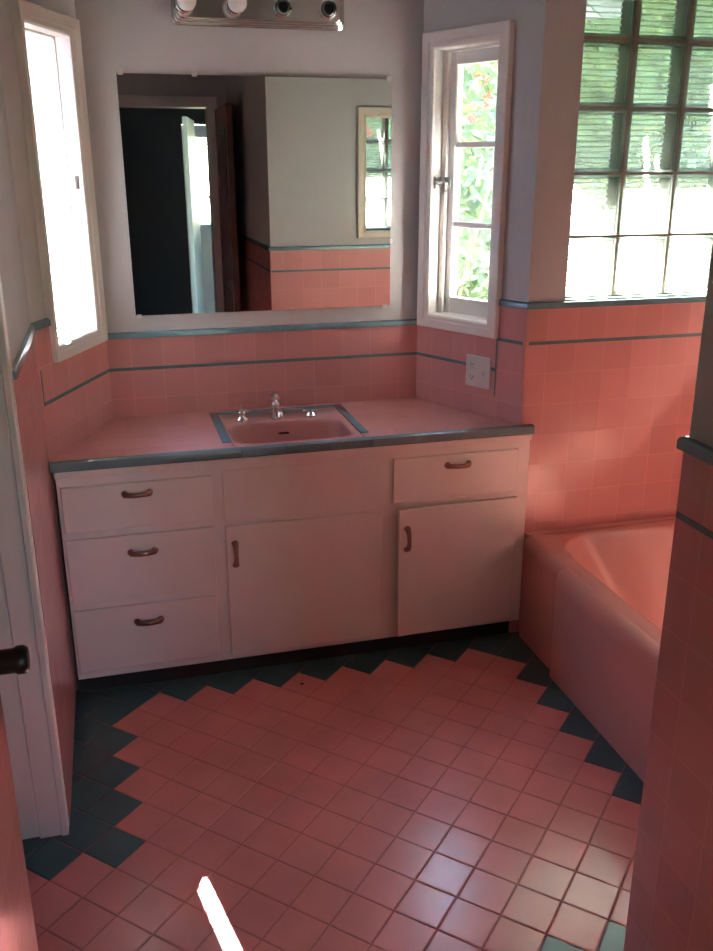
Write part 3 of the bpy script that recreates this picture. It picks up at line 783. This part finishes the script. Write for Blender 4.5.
def hedge(name, x0, x1, y0, y1, z0, z1f, z1b, label, seed):
    rnd = random.Random(seed); root = tag(empty(name, ((x0+x1)/2, (y0+y1)/2, 0)), label, 'hedge')
    cx, cy = (x0+x1)/2, (y0+y1)/2
    bm = B(); nx, nz = 44, 18; f = lambda u, v: .10*math.sin(u*3.1+v*2.3)+.07*math.sin(u*7.7-v*5.1)+.05*math.sin(v*11+u*13)
    rows = []
    for a_ in range(nx+1):
        x = x0+(x1-x0)*a_/nx; ring = [(x-cx, y0+f(x, z)-cy, z) for z in [z0+(z1f-z0)*k/nz for k in range(nz+1)]]
        ring += [(x-cx, y1-cy, z1b+f(x, 3)), (x-cx, y1-cy, z0)]; rows.append(ring)
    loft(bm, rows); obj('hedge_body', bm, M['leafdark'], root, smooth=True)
    bm = B()
    for _ in range(4200):
        x = rnd.uniform(x0, x1); z = rnd.uniform(z0, z1f+.05); p = Vector((x-cx, y0+f(x, z)-cy-rnd.uniform(0, .12), z))
        q = Matrix.Rotation(rnd.uniform(0, 2*PI), 3, 'Z') @ Matrix.Rotation(rnd.uniform(.2, 1.5), 3, 'X') @ Matrix.Rotation(rnd.uniform(-.6, .6), 3, 'Y')
        l = rnd.uniform(.10, .2); w_ = l*.5
        vs = [bm.verts.new(p+q @ Vector(t)) for t in ((0, -l/2, 0), (w_/2, 0, l*.07), (0, l/2, -l*.08), (-w_/2, 0, l*.07))]
        bm.faces.new((vs[0], vs[1], vs[2])); bm.faces.new((vs[0], vs[2], vs[3]))
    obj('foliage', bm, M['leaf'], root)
    return root
hedge('tall_hedge', -2.0, 8.0, 3.3, 4.3, -.4, 3.95, 4.5, 'tall dense green hedge outside the glass block window, added to shade the garden', 9)  # green backdrop for the blocks, height set to shade the garden before it
hg = hedge('sky_block_hedge', 3.1, 6.7, 4.9, 5.7, -.4, 3.5, 3.7, 'dense green hedge added on the right of the garden to block low sky', 10)
hg.location = (5.2, .85, 0); hg.rotation_euler = (0, 0, -PI/2)  # added hedge, keeps low sky light out of the right bay window
shrub('hall_dimming_bush', (1.6, -8.3, 0), 1.1, .6, -.3, 2.4, 1800, 0, 'green bush added outside the far hall door to dim the hall', 12, .09)  # added bush, holds back sky light at the hall door
eave((-.16, -.62), (.16, .10), (-.9, .42), 2.36, 2.2, .45, nb=5)
eave((1.42, .12), (1.74, -.33), (.9, .43), 2.27, 2.13, .38, nb=4)  # added eave, cuts sky light through the right bay window
eave((.6, HY-.1), (2.4, HY-.1), (0, -1), 2.4, 2.3, 1.0, nb=6)  # added eave over the hall door, dims the hall
eave((1.3, .12), (2.9, .12), (0, 1), 2.66, 2.62, .57, nb=6)
eave((-.62, .15), (1.3, .15), (0, 1), 2.66, 2.62, .82, nb=5)

# ---------------------------------------------------------------- light
SUN_EL, SUN_W, SKY_W, EXPO = 44.5, 132.0, 1.2, 2.84
w = bpy.data.worlds.new('sky'); S.world = w; w.use_nodes = True
nt = w.node_tree; bg = nt.nodes['Background']
sk = nt.nodes.new('ShaderNodeTexSky'); sk.sky_type = 'NISHITA'; sk.sun_disc = False
sk.sun_elevation = math.radians(SUN_EL); sk.sun_rotation = math.radians(-11.6); sk.air_density = 1.0; sk.dust_density = .5
nt.links.new(sk.outputs[0], bg.inputs[0]); bg.inputs[1].default_value = SKY_W
sl = bpy.data.lights.new('sunlight', 'SUN'); sl.energy = SUN_W; sl.angle = math.radians(.53); sl.color = (1, .98, .96)
so = bpy.data.objects.new('sunlight', sl); COL.objects.link(so)
el = math.radians(SUN_EL); hz = Vector((.201, -.980)).normalized()
sd = Vector((hz.x*math.cos(el), hz.y*math.cos(el), -math.sin(el)))
so.rotation_euler = sd.to_track_quat('-Z', 'Y').to_euler(); so.location = (-1, 6, 5)
def portal(name, c, n, sx, sy):
    l = bpy.data.lights.new(name, 'AREA'); l.shape = 'RECTANGLE'; l.size = sx; l.size_y = sy; l.cycles.is_portal = True
    o = bpy.data.objects.new(name, l); COL.objects.link(o); o.location = c
    o.rotation_euler = Vector(n).to_track_quat('-Z', 'Z').to_euler()
for i, wi in ((0, LW_i), (2, RW_i)):
    a, c = edge(i); e = (c-a).normalized(); n = nout(i); p = a+e*(wi[0]+wi[1])/2+n*(TK+WT+.015)
    portal('daylight_portal', (p.x, p.y, (WI[0]+WI[1])/2), (-n.x, -n.y, 0), wi[1]-wi[0]+.02, WI[1]-WI[0]+.02)
portal('daylight_portal', (BX0+BPX*BNX/2, RY+.135, BZ0+BPZ*BNZ/2), (0, -1, 0), BPX*BNX, BPZ*BNZ)
portal('daylight_portal', (1.5, HY-.11, 1.5), (0, 1, 0), .64, .9)

# ---------------------------------------------------------------- camera
cd = bpy.data.cameras.new('camera'); cam = bpy.data.objects.new('camera', cd); COL.objects.link(cam)
cd.sensor_fit = 'HORIZONTAL'; cd.sensor_width = 36; cd.lens = FPX/713*36; cd.clip_start = .02
F = Vector((-math.sin(YAW)*math.cos(PITCH), math.cos(YAW)*math.cos(PITCH), math.sin(PITCH)))
Rv = Vector((math.cos(YAW), math.sin(YAW), 0)); U = Rv.cross(F)
R2 = Rv*math.cos(ROLL)+U*math.sin(ROLL); U2 = -Rv*math.sin(ROLL)+U*math.cos(ROLL)
cam.matrix_world = Matrix(((R2.x, U2.x, -F.x, CAM[0]), (R2.y, U2.y, -F.y, CAM[1]), (R2.z, U2.z, -F.z, CAM[2]), (0, 0, 0, 1)))
S.camera = cam
vs_ = S.view_settings; S.display_settings.display_device = 'sRGB'
vs_.view_transform = 'Standard'; vs_.look = 'None'; vs_.gamma = 1; vs_.use_curve_mapping = False; vs_.exposure = EXPO
cy = S.cycles
cy.max_bounces = 12; cy.diffuse_bounces = 6; cy.glossy_bounces = 5; cy.transmission_bounces = 8; cy.transparent_max_bounces = 16
cy.use_denoising = True; cy.sample_clamp_indirect = 6; cy.blur_glossy = 1.5; cy.caustics_reflective = False; cy.caustics_refractive = False
